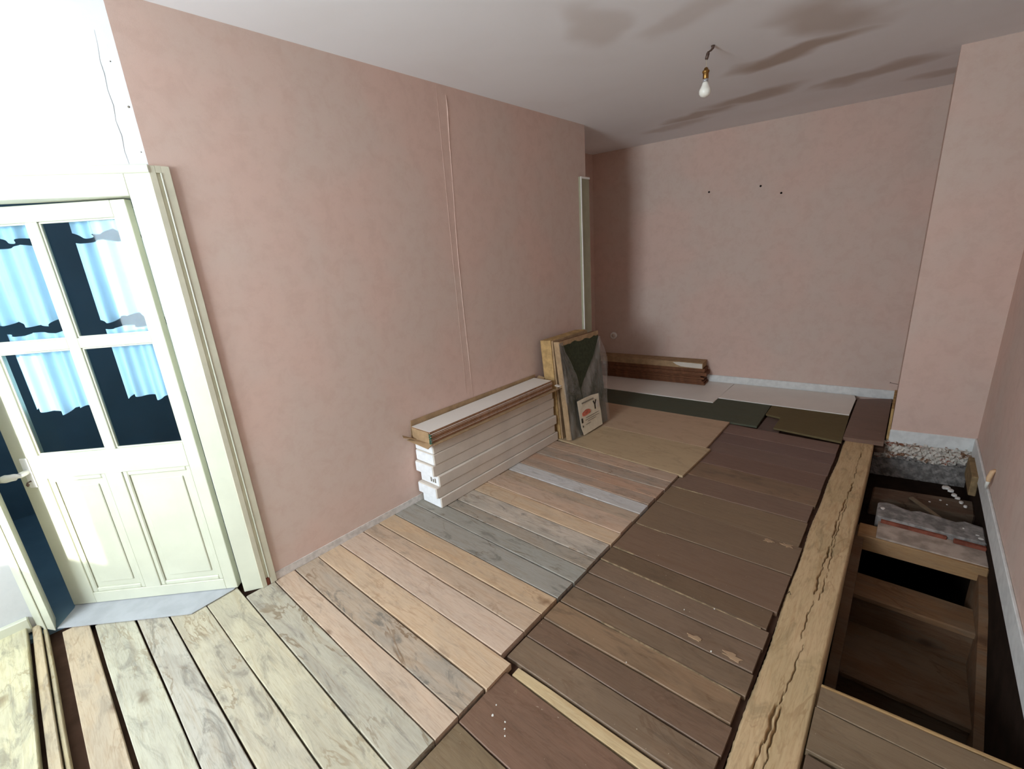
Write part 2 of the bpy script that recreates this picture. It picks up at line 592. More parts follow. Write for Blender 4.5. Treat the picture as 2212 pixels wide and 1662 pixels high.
prism('lintel_panel', [P_dw(0, 0), P_dw(.905, 0), (-0.61, -0.262), (-0.68, -0.2), P_dw(.9, -.09), (-0.09, 0.56)], 1.84, H, M['white_paper'], wd)
# creases and pin holes in the white wallpaper
cr = [(0.052, 2.375), (0.055, 2.33), (0.062, 2.28), (0.060, 2.24), (0.064, 2.19), (0.060, 2.14), (0.066, 2.09), (0.061, 2.04), (0.066, 1.99), (0.062, 1.945)]
tube('paper_crease', [(*P_dw(s, 0.0), z) for s, z in cr], [0.0006, 0.0012, 0.0018, 0.0024, 0.0018, 0.0026, 0.0018, 0.0028, 0.002, 0.0012], M['white_paper'], wd, 6)
for s, z in ((0.012, 2.136), (0.03, 2.28), (0.012, 1.985)):
    tube('pin_hole', [(*P_dw(s, -.001), z), (*P_dw(s, .0012), z)], 0.004 if z > 2.1 and z < 2.2 else 0.0022, M['ink_grey'], wd, 8)

# door casing, wraps round the corner
dc = empty('trim_1', (*P_dw(.45, 0), 0))
tag(dc, 'cream painted door casing on the slanted wall', 'door casing', kind='structure')
frame_box('casing_jamb', DW, -0.004, SO, -0.09, 0.012, 0.0, ZT + .105, M['cream'], dc, 0.002)
frame_box('casing_head', DW, SO, 0.875, -0.09, 0.012, ZT, ZT + .105, M['cream'], dc, 0.002)
frame_box('head_bead', DW, -0.004, 0.885, 0.012, 0.018, ZT + .078, ZT + .108, M['cream'], dc, 0.003)
prism('casing_post', [(-0.50, -0.205), (-0.605, -0.262), (-0.66, -0.225), (-0.612, -0.198)], 0.0, ZT + .105, M['cream'], dc, 0.002)
frame_box('casing_bead', ((-0.545, -0.231), (-0.878, -0.478), (0.478, -0.878)), 0.0, 0.012, 0.0, 0.006, 0.0, ZT + .1, M['cream'], dc, 0.002)
# side of the casing on the pink wall, with its groove
box('casing_side', 0.0, 0.012, 0.512, 0.535, 0.0, ZT + .105, M['olive'], dc, 0.0015)
box('casing_side', 0.0, 0.004, 0.535, 0.548, 0.0, ZT + .08, M['olive'], dc)
box('casing_side', 0.0, 0.014, 0.548, 0.553, 0.04, ZT + .08, M['cream'], dc, 0.001)
box('casing_side', 0.0, 0.012, 0.553, 0.582, 0.0, ZT + .105, M['olive'], dc, 0.0015)
box('casing_side', 0.0, 0.0121, 0.535, 0.553, ZT + .08, ZT + .105, M['olive'], dc)
box('bare_wood_foot', 0.0, 0.011, 0.535, 0.55, 0.0, 0.04, M['brick'], dc)

# hall behind the door
wh = empty('wall_hall', (-1.3, 1.0, 0))
tag(wh, 'dim hall walls seen through the door, toned blue for glare', 'wall', kind='structure')
box('hall_panel', -2.3, -2.2, -1.0, 3.6, -0.02, H, M['hall'], wh)
for a in ((-2.3, -2.0, -0.02, H), (-1.0, -0.73, -0.02, H), (-2.0, -1.0, -0.02, 0.9), (-2.0, -1.0, 2.1, H)):   # unseen opening added to let sky light brighten the hall
    box('hall_panel', a[0], a[1], -0.95, -0.85, a[2], a[3], M['hall'], wh)
box('hall_panel', -2.3, -0.64, 3.45, 3.55, -0.02, H, M['hall'], wh)
box('hall_floor', -2.3, -0.55, -1.0, 3.55, -0.06, -0.012, M['hall'], wh)

# ------------------------------------------------------------------ floor
floor = prism('floor', [(-0.7, YW), (2.02, YW), (2.02, 3.9), (2.26, 3.98), (2.26, 4.06), (2.26, 5.2), (-0.7, 4.85)], -0.07, -0.034, M['subfloor'])
tag(floor, 'bare plank floor with a beam and an open pit', 'floor', kind='structure')
# light planks: seam y at wall end, seam y at free end, colour, weathering
LS = [(-0.198, -0.205), (-0.092, -0.095), (0.050, 0.047), (0.157, 0.164), (0.292, 0.300), (0.435, 0.438), (0.573, 0.580), (0.676, 0.686),
      (0.805, 0.813), (0.936, 0.955), (1.083, 1.098), (1.186, 1.217), (1.306, 1.334), (1.456, 1.462), (1.564, 1.576), (1.649, 1.668),
      (1.804, 1.814), (1.936, 1.931), (2.060, 2.073), (2.161, 2.166), (2.292, 2.283), (2.383, 2.380), (2.492, 2.503), (2.634, 2.616), (2.775, 2.736)]
LCOL = [((206, 182, 146), .5), ((208, 202, 174), .6), ((202, 194, 174), .8), ((210, 198, 166), .7), ((212, 200, 164), .6), ((196, 186, 160), .85),
        ((212, 178, 144), .35), ((190, 164, 134), 1.0), ((214, 176, 132), .35), ((210, 176, 146), .25), ((200, 164, 128), .4), ((206, 166, 118), .4),
        ((158, 150, 136), 1.0), ((158, 152, 138), .9), ((168, 150, 128), .9), ((198, 178, 156), .9), ((214, 176, 132), .3), ((206, 166, 132), .4),
        ((196, 160, 124), .5), ((206, 200, 196), .5), ((188, 150, 120), .5), ((200, 152, 116), .5), ((186, 152, 124), .8), ((202, 162, 128), .5)]
for i in range(len(LCOL)):
    ya, yb = LS[i], LS[i + 1]
    ym = (ya[0] + yb[0]) / 2
    xl = 0.003
    if ym < 0.5:
        xl = -0.50 + max(0, ym + 0.2) * 0.62
    xe = 1.274 if ym < 0.95 else 1.232
    xe += random.uniform(-0.006, 0.006)
    if 7 < i < 9:
        xe = 1.283
    gp = 0.006
    if i == 0:
        gp = 0.008
    sh = 0.006 if ym < 0.05 else 0.0
    plank(floor, xl, xe, (ya[0] + sh, ya[1] + sh * 2), yb, -0.030, 0.0 + random.uniform(-.0015, .0015), M['wood'], C4(*LCOL[i], desat=0.22 if i < 6 else 0.26, gain=0.88 if i < 6 else 0.93), gap=gp)
# loose raised boards by the left wall
plank(floor, -0.60, 1.26, (-0.278, -0.285), (-0.246, -0.245), -0.022, 0.016, M['wood'], C4((196, 178, 146), .6), 'plank', 0.003, 0.002)
plank(floor, -0.555, 1.26, (-0.244, -0.243), (-0.229, -0.227), -0.026, 0.006, M['wood'], C4((186, 172, 136), .7), 'plank', 0.003, 0.002)
plank(floor, -0.59, 1.26, (-0.56, -0.56), (-0.290, -0.294), -0.010, 0.034, M['wood'], C4((206, 200, 166), .7), 'plank', 0.004, 0.002, x0b=-0.585)
for a, b in ((-1.78, -1.52), (-1.52, -1.28)):
    plank(floor, -0.58, 1.26, a, b, -0.030, 0.0, M['wood'], C4((206, 190, 156), .6), 'plank', 0.004, 0.002)
plank(floor, -0.58, 1.26, (-1.28, -1.28), (-0.93, -0.93), -0.030, 0.0, M['wood'], C4((206, 190, 156), .6), 'plank', 0.004, 0.002)
plank(floor, -0.58, 1.26, (-0.925, -0.925), (-0.565, -0.565), -0.030, 0.0, M['wood'], C4((206, 190, 156), .6), 'plank', 0.004, 0.002)

# dark stained boards
DS = [-1.78, -1.28, -0.84, -0.40, -0.10, 0.19, 0.43]
DZ = -0.014
for a, b in zip(DS[:-1], DS[1:]):
    plank(floor, 1.285, 2.01, a, b, -0.032, DZ, M['dark_wood'], C4((98, 80, 66), .3))
DSE = [(0.430, 0.430), (0.675, 0.670), (0.922, 0.922)]
DCOL = [((108, 92, 74), .4), ((104, 80, 68), .3)]
for i in range(2):
    plank(floor, 1.282, 2.01, DSE[i], DSE[i + 1], -0.032, DZ, M['dark_wood'], C4(*DCOL[i], gain=1.45), gap=.005)
plank(floor, 1.308, 2.005, (0.925, 0.925), (0.970, 0.979), -0.034, DZ - 0.004, M['wood'], C4((200, 176, 136), .15), gap=.003)
DS2 = [(0.975, 0.984), (1.100, 1.111), (1.218, 1.230), (1.341, 1.358), (1.458, 1.470), (1.578, 1.602), (1.700, 1.710), (1.825, 1.830), (2.089, 2.111),
       (2.372, 2.365), (2.600, 2.622), (2.813, 2.822), (3.037, 3.040), (3.250, 3.262), (3.45, 3.46), (3.655, 3.655), (3.862, 3.845)]
DC2 = [((110, 92, 78), .4), ((98, 78, 66), .3), ((118, 96, 78), .5), ((106, 88, 74), .3), ((104, 86, 74), .3), ((106, 88, 76), .2), ((96, 78, 64), .3),
       ((102, 82, 70), .1), ((104, 86, 72), .1), ((108, 90, 74), .1), ((104, 84, 74), .1), ((112, 90, 74), .4), ((100, 78, 70), .1), ((100, 80, 74), .1),
       ((96, 76, 72), .1), ((104, 82, 76), .1)]
XE2 = [2.003, 2.008, 2.000, 2.012, 2.006, 2.010, 1.998, 2.012, 2.014, 1.998, 1.994, 2.002, 2.000, 2.004, 2.006, 2.004]
for i in range(len(DC2)):
    ym = (DS2[i][0] + DS2[i + 1][0]) / 2
    xs = 1.240 if ym < 3.4 else 1.236
    plank(floor, xs, XE2[i], DS2[i], DS2[i + 1], -0.034, DZ + random.uniform(-.002, .002), M['dark_wood'], C4(*DC2[i], gain=1.45), gap=0.006 if i < 9 else .0035)
SPL = plain('worn_edge_wood', (142, 122, 96), .8, .1, .3, 40)
# pale worn splinters along some of the dark boards' edges
for y, xa, xb, w in ((1.349, 1.45, 2.0, .006), (1.704, 1.24, 1.98, .005), (1.83, 1.25, 1.36, .006), (2.090, 1.25, 1.42, .003), (2.603, 1.27, 1.44, .003)):
    prism('splinter', [(xa, y - w / 2), (xa + (xb - xa) * .3, y - w * .7), (xa + (xb - xa) * .6, y - w * .3), (xb, y - w / 3), (xb, y + w / 2), (xa + (xb - xa) * .5, y + w * .6), (xa, y + w / 2)],
          DZ - 0.004, DZ + 0.0028, SPL, floor)

# long floor beam with its cracks, as a fine displaced grid on top
random.seed(21)


def seg_d(px, py, a, b):
    ax, ay = a
    bx, by = b
    t = max(0, min(1, ((px - ax) * (bx - ax) + (py - ay) * (by - ay)) / ((bx - ax) ** 2 + (by - ay) ** 2)))
    return math.hypot(px - ax - t * (bx - ax), py - ay - t * (by - ay))


CRACKS = [([(2.145, 3.9), (2.135, 3.55), (2.142, 3.3), (2.13, 3.1)], .0016), ([(2.142, 3.28), (2.128, 3.0), (2.118, 2.75), (2.122, 2.5), (2.112, 2.2), (2.115, 2.05)], .0042),
          ([(2.138, 3.02), (2.130, 2.6), (2.138, 2.2), (2.135, 2.02)], .0018), ([(2.118, 2.0), (2.112, 1.85), (2.115, 1.72)], .002),
          ([(2.125, 1.72), (2.12, 1.6), (2.118, 1.5), (2.108, 1.42)], .0022), ([(2.11, 1.46), (2.098, 1.35), (2.10, 1.25), (2.088, 1.15), (2.092, 0.9)], .006),
          ([(2.118, 1.40), (2.112, 1.3), (2.118, 1.2), (2.105, 1.1)], .004)]
YS0, YS1, NX, NY = -1.75, 3.97, 96, 620
bv, bf = [], []
ed_l = [2.020 + 0.0025 * math.sin(j * 0.09) + 0.004 * math.sin(j * 0.021 + 1) + random.uniform(-.0012, .0012) for j in range(NY + 1)]
for j in range(NY + 1):
    y = YS0 + (YS1 - YS0) * j / NY
    for i in range(NX + 1):
        t = i / NX
        x = ed_l[j] + (2.199 - ed_l[j]) * t
        z = -0.018 + 0.002 * math.sin(y * 3 + t * 2)
        z -= 0.012 * (max(0, 0.06 - t) / 0.06) ** 2 + 0.010 * (max(0, t - 0.95) / 0.05) ** 2
        xw = x + 0.0025 * math.sin(y * 47) + 0.002 * math.sin(y * 113 + 1)
        for pl_, w in CRACKS:
            if y < pl_[-1][1] - .05 or y > pl_[0][1] + .05:
                continue
            w = w * (0.62 + 0.38 * math.sin(y * 23 + x * 40))
            d = min(seg_d(xw, y, pl_[q], pl_[q + 1]) for q in range(len(pl_) - 1))
            if d < w:
                z -= 0.024 * (1 - (d / w) ** 2)
        if y < 1.5:
            z -= 0.004 * max(0, math.sin(x * 190 + y * 21) * math.sin(y * 60 + x * 90)) * min(1, (1.5 - y) * 3) * max(0, 1 - abs(x - 2.10) / .05)
        bv.append((x, y, z))
for j in range(NY):
    for i in range(NX):
        a = j * (NX + 1) + i
        bf.append((a, a + 1, a + NX + 2, a + NX + 1))
nb = len(bv)
for j in range(NY + 1):
    bv.append((ed_l[j], YS0 + (YS1 - YS0) * j / NY, -0.24))
for j in range(NY + 1):
    bv.append((2.199, YS0 + (YS1 - YS0) * j / NY, -0.24))
for j in range(NY):
    a, b = j * (NX + 1), (j + 1) * (NX + 1)
    bf.append((a, b, nb + j + 1, nb + j))
    a, b = a + NX, b + NX
    bf.append((a, nb + NY + 1 + j, nb + NY + 2 + j, b))
mk('beam', bv, bf, M['beam_wood'], floor, True, 0, 1, C4((198, 170, 132), .45))
tube('nail', [(2.035, 1.985, -0.02), (2.03, 1.975, 0.004), (2.026, 1.955, 0.007)], 0.0012, M['black'], floor, 6)

# board bridging the beam's far end
pb = plank(floor, 2.012, 2.250, (3.948, 3.972), (4.97, 5.10), -0.018, 0.012, M['dark_wood'], C4((104, 82, 74), .1, gain=1.45), gap=0.0, nseg=3)

# near-right boards along the pit edge
plank(floor, 2.206, 2.722, (1.460, 1.476), (1.552, 1.590), -0.03, -0.006, M['dark_wood'], C4((112, 96, 80), .3, gain=1.35), gap=.002)
plank(floor, 2.206, 2.722, (1.553, 1.592), (1.566, 1.606), -0.03, -0.009, M['wood'], C4((186, 154, 108), .2), gap=.002)
plank(floor, 2.206, 2.722, (1.567, 1.606), (1.578, 1.618), -0.03, -0.016, M['wood'], C4((176, 146, 102), .2), gap=.002)
plank(floor, 2.203, 2.722, (1.285, 1.31), (1.459, 1.475), -0.03, -0.006, M['dark_wood'], C4((112, 96, 80), .3, gain=1.35), gap=.002)
for a, b in ((-1.78, -1.28), (-1.28, -0.84), (-0.84, -0.3), (-0.3, 0.1), (0.1, 0.5), (0.5, 0.9), (0.9, 1.278)):
    plank(floor, 2.206, 2.722, a, b, -0.03, -0.010, M['dark_wood'], C4((106, 88, 76), .3), gap=.005)

# ---- the pit
box('void_light_seal', -0.8, 2.95, -2.0, 5.3, -1.3, -1.25, M['void'], floor)  # enclosure added under the floor to keep sky light out
box('void_light_seal', 2.85, 2.95, -2.0, 5.3, -1.3, -0.03, M['void'], floor)
box('void_light_seal', -0.8, 2.95, 5.2, 5.3, -1.3, -0.1, M['void'], floor)
box('void_light_seal', -0.8, 2.95, -2.0, -1.9, -1.3, -0.02, M['void'], floor)
box('void_light_seal', -0.85, -0.75, -2.0, 5.3, -1.3, -0.02, M['void'], floor)
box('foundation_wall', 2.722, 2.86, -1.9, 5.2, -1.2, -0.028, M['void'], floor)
def string_board(xa, xb, col_):
    yz = [(2.96, -.13), (2.96, -.42), (1.70, -1.15), (1.45, -1.15), (1.45, -.76), (2.45, -.155), (2.75, -.13)] if xa < 2.5 else \
         [(2.96, -.13), (2.96, -.42), (1.70, -1.15), (1.45, -1.15), (1.45, -.90), (2.60, -.22), (2.80, -.15)]
    n_ = len(yz)
    v_ = [(xa, y, z) for y, z in yz] + [(xb, y, z) for y, z in yz]
    mk('stair_string', v_, [tuple(range(n_)), tuple(range(2 * n_ - 1, n_ - 1, -1))] + [(i, (i + 1) % n_, n_ + (i + 1) % n_, n_ + i) for i in range(n_)], M['raw_wood'], floor, False, 0, 1, C4(col_, .5))


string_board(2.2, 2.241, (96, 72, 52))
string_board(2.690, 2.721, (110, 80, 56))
for (a, b, z, c_) in ((2.555, 2.748, -.30, (116, 86, 60)), (2.20, 2.585, -.50, (100, 74, 52)), (1.86, 2.19, -.70, (90, 66, 46))):  # lower treads coloured darker for the light fading downward
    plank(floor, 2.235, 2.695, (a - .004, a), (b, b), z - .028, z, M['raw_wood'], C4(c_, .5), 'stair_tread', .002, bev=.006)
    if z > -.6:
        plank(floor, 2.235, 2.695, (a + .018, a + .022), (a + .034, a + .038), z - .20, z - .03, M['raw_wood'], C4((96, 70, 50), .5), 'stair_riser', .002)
# joist with its pale top
hexa('joist', [(2.21, 2.825, -.205), (2.722, 2.815, -.185), (2.722, 2.97, -.185), (2.21, 2.97, -.205)],
     [(2.21, 2.832, -.118), (2.722, 2.822, -.108), (2.722, 2.97, -.108), (2.21, 2.97, -.118)], M['raw_wood'], floor, 0.004, C4((152, 118, 82), .3))
prism('plaster_ledge', [(2.29, 2.84), (2.722, 2.84), (2.722, 3.04), (2.29, 3.04)], -0.118, -0.105, plain('beige_ledge', (158, 142, 130), .9, .1, .25, 14, .3), floor, 0.003)  # slab in a paler beige than the joist wood
box('broken_tile', 2.30, 2.575, 3.0, 3.02, -0.108, -0.088, M['brick'], floor, 0.003)
box('broken_tile', 2.60, 2.722, 2.985, 3.01, -0.106, -0.086, M['brick'], floor, 0.003)
# ragged old screed
random.seed(5)
edge = [(2.275 + (2.722 - 2.275) * i / 12, 3.19 + 0.02 * math.sin(i * 1.3) + random.uniform(-.015, .015)) for i in range(13)]
prism('screed_slab', [(2.275, 3.02), (2.722, 3.015)] + list(reversed(edge)), -0.15, -0.075, M['concrete'], floor, 0.006)
box('pit_earth', 2.2, 2.722, 3.1, 4.25, -0.36, -0.30, M['void'], floor)
hexa('rotten_joist', [(2.23, 3.42, -.3), (2.722, 3.48, -.3), (2.722, 3.70, -.3), (2.23, 3.62, -.3)],
     [(2.24, 3.45, -.18), (2.722, 3.50, -.17), (2.722, 3.68, -.16), (2.24, 3.60, -.17)], M['raw_wood'], floor, 0.008, C4((88, 68, 54), .9))
hexa('broken_lath', [(2.42, 3.52, -.165), (2.44, 3.54, -.165), (2.56, 3.22, -.10), (2.54, 3.21, -.10)],
     [(2.42, 3.52, -.155), (2.44, 3.54, -.155), (2.56, 3.22, -.09), (2.54, 3.21, -.09)], M['raw_wood'], floor, 0.001, C4((120, 104, 84), .6))
# masonry foot of the chimney breast: rough relief
rv, rf = [], []
RN, RM = 48, 26
for j in range(RM + 1):
    for i in range(RN + 1):
        a = -0.075 + i / RN * 0.545
        z = 0.0 - 0.31 * j / RM
        bump_ = 0.012 * math.sin(i * 1.7 + j * .6) * math.sin(j * 1.3 + i * .4) + random.uniform(-.008, .008)
        if z < -0.15:
            bump_ = bump_ * .3 - 0.02
        x = 2.276 + a * math.cos(AC) - 0.0 + math.sin(AC) * (0.008 + bump_)
        y = 4.0886 + a * math.sin(AC) - math.cos(AC) * (0.008 + bump_)
        rv.append((x, y, z))
for j in range(RM):
    for i in range(RN):
        q = j * (RN + 1) + i
        rf.append((q, q + 1, q + RN + 2, q + RN + 1))
rub = mk('rough_masonry', rv, rf, [M['rubble'], M['concrete']], floor, False)
for p in rub.data.polygons:
    if (p.center.z + WPOS[rub.name].z) < -0.135 - 0.02 * math.sin(p.center.x * 20):
        p.material_index = 1
box('side_block', 2.688, 2.722, 3.66, 3.99, -0.12, 0.01, plain('old_block_wood', (134, 112, 82), .85, .1, .2, 25, .3), floor, 0.004)
for (x, y, z, r) in ((2.60, 3.80, -.16, .022), (2.62, 3.76, -.155, .018), (2.635, 3.70, -.155, .016), (2.65, 3.67, -.158, .015), (2.665, 3.62, -.158, .014), (2.68, 3.58, -.158, .01), (2.57, 3.6, -.165, .008), (2.52, 3.55, -.168, .007), (2.60, 3.56, -.166, .006), (2.30, 3.12, -.075, .014), (2.70, 3.05, -.075, .012), (2.69, 3.08, -.075, .008), (2.64, 3.12, -.074, .006)):
    v = []
    for k in range(8):
        a = k * math.pi / 4
        v.append((x + r * math.cos(a) * random.uniform(.6, 1.2), y + r * math.sin(a) * random.uniform(.6, 1.2)))
    prism('plaster_crumb', v, z - .01, z + r * .3, M['plaster'], floor, 0.002)
# white paint chips and scuffs on the boards
for (x, y, r) in ((1.625, 1.234, .004), (1.86, 1.476, .005), (1.424, .757, .006), (1.41, .775, .005), (1.36, .765, .006), (1.345, .80, .004), (1.44, .74, .004), (1.56, .70, .003), (1.80, 1.70, .003), (1.70, 1.62, .003)):
    r *= .7
    v = [(x + r * math.cos(k * 1.05) * random.uniform(.5, 1.3), y + r * math.sin(k * 1.05) * random.uniform(.5, 1.3)) for k in range(6)]
    prism('paint_chip', v, DZ - .002, DZ + .003, M['chip'], floor)
for (x, y, r, q) in ((1.865, 2.332, .028, .5), (1.955, 2.345, .03, .6), (1.79, 1.50, .03, .5), (1.93, 1.50, .035, .5)):
    v = [(x + r * math.cos(k * .45) * random.uniform(.35, 1.3), y + q * r * math.sin(k * .45) * random.uniform(.35, 1.3)) for k in range(14)]
    prism('worn_patch', v, DZ - .003, DZ + .0024, plain('worn_patch_tone', (164, 136, 108), .7, .2), floor)

# ------------------------------------------------------------------ baseboards, plaster strips
t = box('baseboard_left', 0.0, 0.004, 0.582, 3.5, 0.0, 0.042, M['plaster'])
tag(t, 'narrow bare plaster strip along the foot of the partition', 'baseboard', kind='structure')
t = frame_box('baseboard_far', FWALL, -0.64, 2.28, 0.0, 0.012, 0.0, 0.085, M['white_trim'], None, 0.003)
tag(t, 'white baseboard along the far wall', 'baseboard', kind='structure')
CF = ((2.276, 4.0886), (math.cos(AC), math.sin(AC)), (math.sin(AC), -math.cos(AC)))
t = frame_box('baseboard_chimney', CF, -0.004, 0.462, 0.0, 0.012, -0.015, 0.082, M['white_trim'], None, 0.003)
tag(t, 'chipped white baseboard on the chimney breast', 'baseboard', kind='structure')
t = box('baseboard_right', XR - 0.012, XR, YW, 4.15, -0.03, 0.088, M['white_trim'], None, 0.003)
tag(t, 'white baseboard along the right wall beside the pit', 'baseboard', kind='structure')
t = box('trim_2', 2.258, 2.274, 4.09, 4.6, -0.02, 0.24, M['ochre'], None, 0.002)
tag(t, 'raw ochre wood strip at the chimney corner foot', 'trim', kind='structure')
# casing at the end of the partition
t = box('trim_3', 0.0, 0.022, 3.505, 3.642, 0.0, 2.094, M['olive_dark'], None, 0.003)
tag(t, 'narrow cream casing at the end of the partition wall', 'door casing', kind='structure')
box('casing_edge', 0.022, 0.028, 3.503, 3.516, 0.0, 2.094, M['frame_white'], t, 0.001)  # white strip paints in the light on the casing's near side
box('casing_edge', 0.022, 0.028, 3.516, 3.644, 2.078, 2.094, M['frame_white'], t, 0.001)
# wallpaper seams on the partition
sm = [(2.087, 2.45), (2.088, 2.38), (2.078, 2.2), (2.071, 1.95), (2.060, 1.7), (2.055, 1.5), (2.055, 1.2), (2.060, .9), (2.064, .55)]
tube('paper_seam', [(0.0002, y, z) for y, z in sm], [.002, .0045, .0025, .002, .002, .0025, .002, .002, .001], M['paper'], wall_left, 6)
sm = [(2.015, 2.49), (2.012, 2.0), (2.008, 1.5), (2.005, .6)]
tube('paper_seam', [(0.0, y, z) for y, z in sm], .0012, M['paper'], wall_left, 6)
# pin marks, round cover, nail, torn paper
for a, z in ((0.603, 1.959), (1.056, 1.955), (1.23, 1.873)):
    x, y = fw(a, 0)
    x2, y2 = fw(a, .006)
    wp = tube('wall_plug', [(x, y, z), (x2, y2, z)], .009, M['black'], None, 10)
    tag(wp, {0.603: 'leftmost small dark wall plug in the far wall', 1.056: 'middle small dark wall plug in the far wall', 1.23: 'rightmost small dark wall plug in the far wall'}[a], 'wall plug', 'wall plugs on the far wall')
cov = empty('round_cover', (*fw(-0.403, 0.005), 0.43))
tag(cov, 'round white blanking cover low on the far wall', 'cover plate')
tube('plate', [(*fw(-0.403, 0.0), .468), (*fw(-0.403, .010), .468), (*fw(-0.403, .013), .468)], [.042, .041, .034], M['frame_white'], cov, 24)
tube('centre_cap', [(*fw(-0.403, 0.012), .468), (*fw(-0.403, .016), .468)], [.024, .022], M['carton_white'], cov, 20)
nl = empty('wall_nail', (2.25, 4.7, .262))
tag(nl, 'thin nail sticking out of the chimney breast side', 'nail')
tube('shank', [(2.272, 4.7, .262), (2.222, 4.7, .269)], .0022, M['metal'], nl, 6)
tube('head', [(2.222, 4.7, .269), (2.219, 4.7, .2695)], .0065, M['metal'], nl, 10)
tp = empty('cable_end', (XR, 3.3, .09))
tag(tp, 'pale bent cable stub poking from the right wall', 'cable')
tube('sheath', [(XR, 3.315, .215), (XR - .012, 3.305, .205), (XR - .02, 3.297, .17), (XR - .02, 3.292, .15)], [.008, .011, .011, .009], plain('cable_beige', (214, 178, 140), .6), tp, 10)
tube('core', [(XR - .02, 3.292, .152), (XR - .022, 3.30, .125), (XR - .018, 3.325, .10), (XR - .012, 3.34, .088)], [.008, .008, .006, .003], M['chip'], tp, 8)

# ------------------------------------------------------------------ door leaf
HD = (-0.09, 0.432)
ED = (-0.704, -0.710)
NDR = (0.710, -0.704)
DF = (HD, ED, NDR)


def P_d(u, w, z):
    return (HD[0] + ED[0] * u + NDR[0] * w, HD[1] + ED[1] * u + NDR[1] * w, z)


door = empty('door_1', P_d(0.4, 0, 0.008))
tag(door, 'cream panelled door with four glass panes, slightly ajar', 'door', kind='structure')
TH = -0.036


def db(name, u0, u1, z0_, z1_, mat=None, w0=TH, w1=0.0, bev=0.002, parent=None):
    return frame_box(name, DF, u0, u1, w0, w1, z0_, z1_, mat or M['cream'], parent or door, bev)


db('stile', 0.0, 0.056, 0.008, 1.828)
db('stile', 0.682, 0.790, 0.008, 1.828)
db('rail', 0.056, 0.682, 1.766, 1.828)
db('rail', 0.056, 0.682, 0.690, 0.805)
db('rail', 0.056, 0.682, 0.008, 0.066)
db('mullion', 0.358, 0.430, 0.066, 0.690)
db('glazing_bar', 0.348, 0.392, 0.805, 1.766, w0=-.03, w1=-.002)
db('glazing_bar', 0.056, 0.348, 1.266, 1.308, w0=-.03, w1=-.002)
db('glazing_bar', 0.392, 0.682, 1.266, 1.308, w0=-.03, w1=-.002)
for (u0, u1) in ((0.056, 0.358), (0.430, 0.682)):
    pn = db('panel', u0, u1, 0.066, 0.690, w0=-.028, w1=-.014, bev=0)
    # moulding frame and raised field
    for (a, b, c, d) in ((u0, u0 + .022, .066, .690), (u1 - .022, u1, .066, .690), (u0 + .022, u1 - .022, .066, .088), (u0 + .022, u1 - .022, .668, .690)):
        frame_box('moulding', DF, a, b, -.014, -.004, c, d, M['cream'], pn, 0.004)
    frame_box('raised_field', DF, u0 + .05, u1 - .05, -.014, -.008, .066 + .05, .690 - .05, M['cream'], pn, 0.003)
for (u0, u1) in ((0.056, 0.348), (0.392, 0.682)):
    for (c, d) in ((.805, 1.266), (1.308, 1.766)):
        gp_ = frame_box('pane', DF, u0, u1, -.020, -.017, c, d, M['glass'], door)
        for (a, b, c2, d2) in ((u0, u0 + .007, c, d), (u1 - .007, u1, c, d), (u0, u1, c, c + .007), (u0, u1, d - .007, d)):
            frame_box('putty_bead', DF, a, b, -.017, -.008, c2, d2, M['cream'], gp_, 0.002)
# handle
hp = db('handle_plate', 0.728, 0.760, 0.655, 0.80, M['porcelain'], 0.0, 0.006, 0.003)
tube('handle', [P_d(.744, .0, .735), P_d(.744, .04, .735), P_d(.752, .052, .735), P_d(.79, .056, .732), P_d(.815, .054, .728)], [.012, .012, .015, .018, .014], M['porcelain'], door, 12)
tube('key', [P_d(.744, .0, .69), P_d(.744, .022, .69), P_d(.744, .024, .68), P_d(.744, .026, .672)], [.003, .003, .007, .002], M['metal'], door, 8)


def curtain(u0, u1, z0_, z1_, seed, w=-0.055, amp=.013):
    random.seed(seed)
    n, m_ = 60, 8
    v, f = [], []
    ph = [random.uniform(0, 6) for _ in range(4)]
    for j in range(m_ + 1):
        for i in range(n + 1):
            t = i / n
            u = u0 + (u1 - u0) * t
            fold = amp * (math.sin(t * 19 + ph[0]) + .6 * math.sin(t * 41 + ph[1]) + .4 * math.sin(t * 9 + ph[2]))
            zb = z0_ + .012 * math.sin(t * 9 + ph[3]) + .006 * math.sin(t * 23 + ph[1])
            zt = z1_ + .006 * math.sin(t * 13 + ph[2])
            v.append(P_d(u, w + fold * (1 - .25 * j / m_), zb + (zt - zb) * j / m_))
    for j in range(m_):
        for i in range(n):
            a = j * (n + 1) + i
            f.append((a, a + 1, a + n + 2, a + n + 1))
    return mk('curtain', v, f, M['curtain'], door, True)


for k_, (u0, u1) in enumerate(((-0.01, 0.265), (0.39, 0.67))):
    curtain(u0, u1, 1.715, 1.80, 3 + k_)
    curtain(u0, u1 + .02 * k_, 1.375, 1.685, 11 + k_)
    curtain(u0 + .015, u1, 1.02 - .03 * k_, 1.335, 23 + k_)

# grey sheet on the threshold, running under the door
ths = prism('threshold_sheet', [(-.508, -.200), (-.40, -.09), (-.26, .05), (-.083, .229), (-.098, .415), (-.30, .75), (-1.0, .55), (-1.0, -.05), (-.62, -.13)], 0.0025, 0.006, M['sheet_grey'])
tag(ths, 'grey sheet of floor covering lying on the threshold under the door', 'floor sheet')

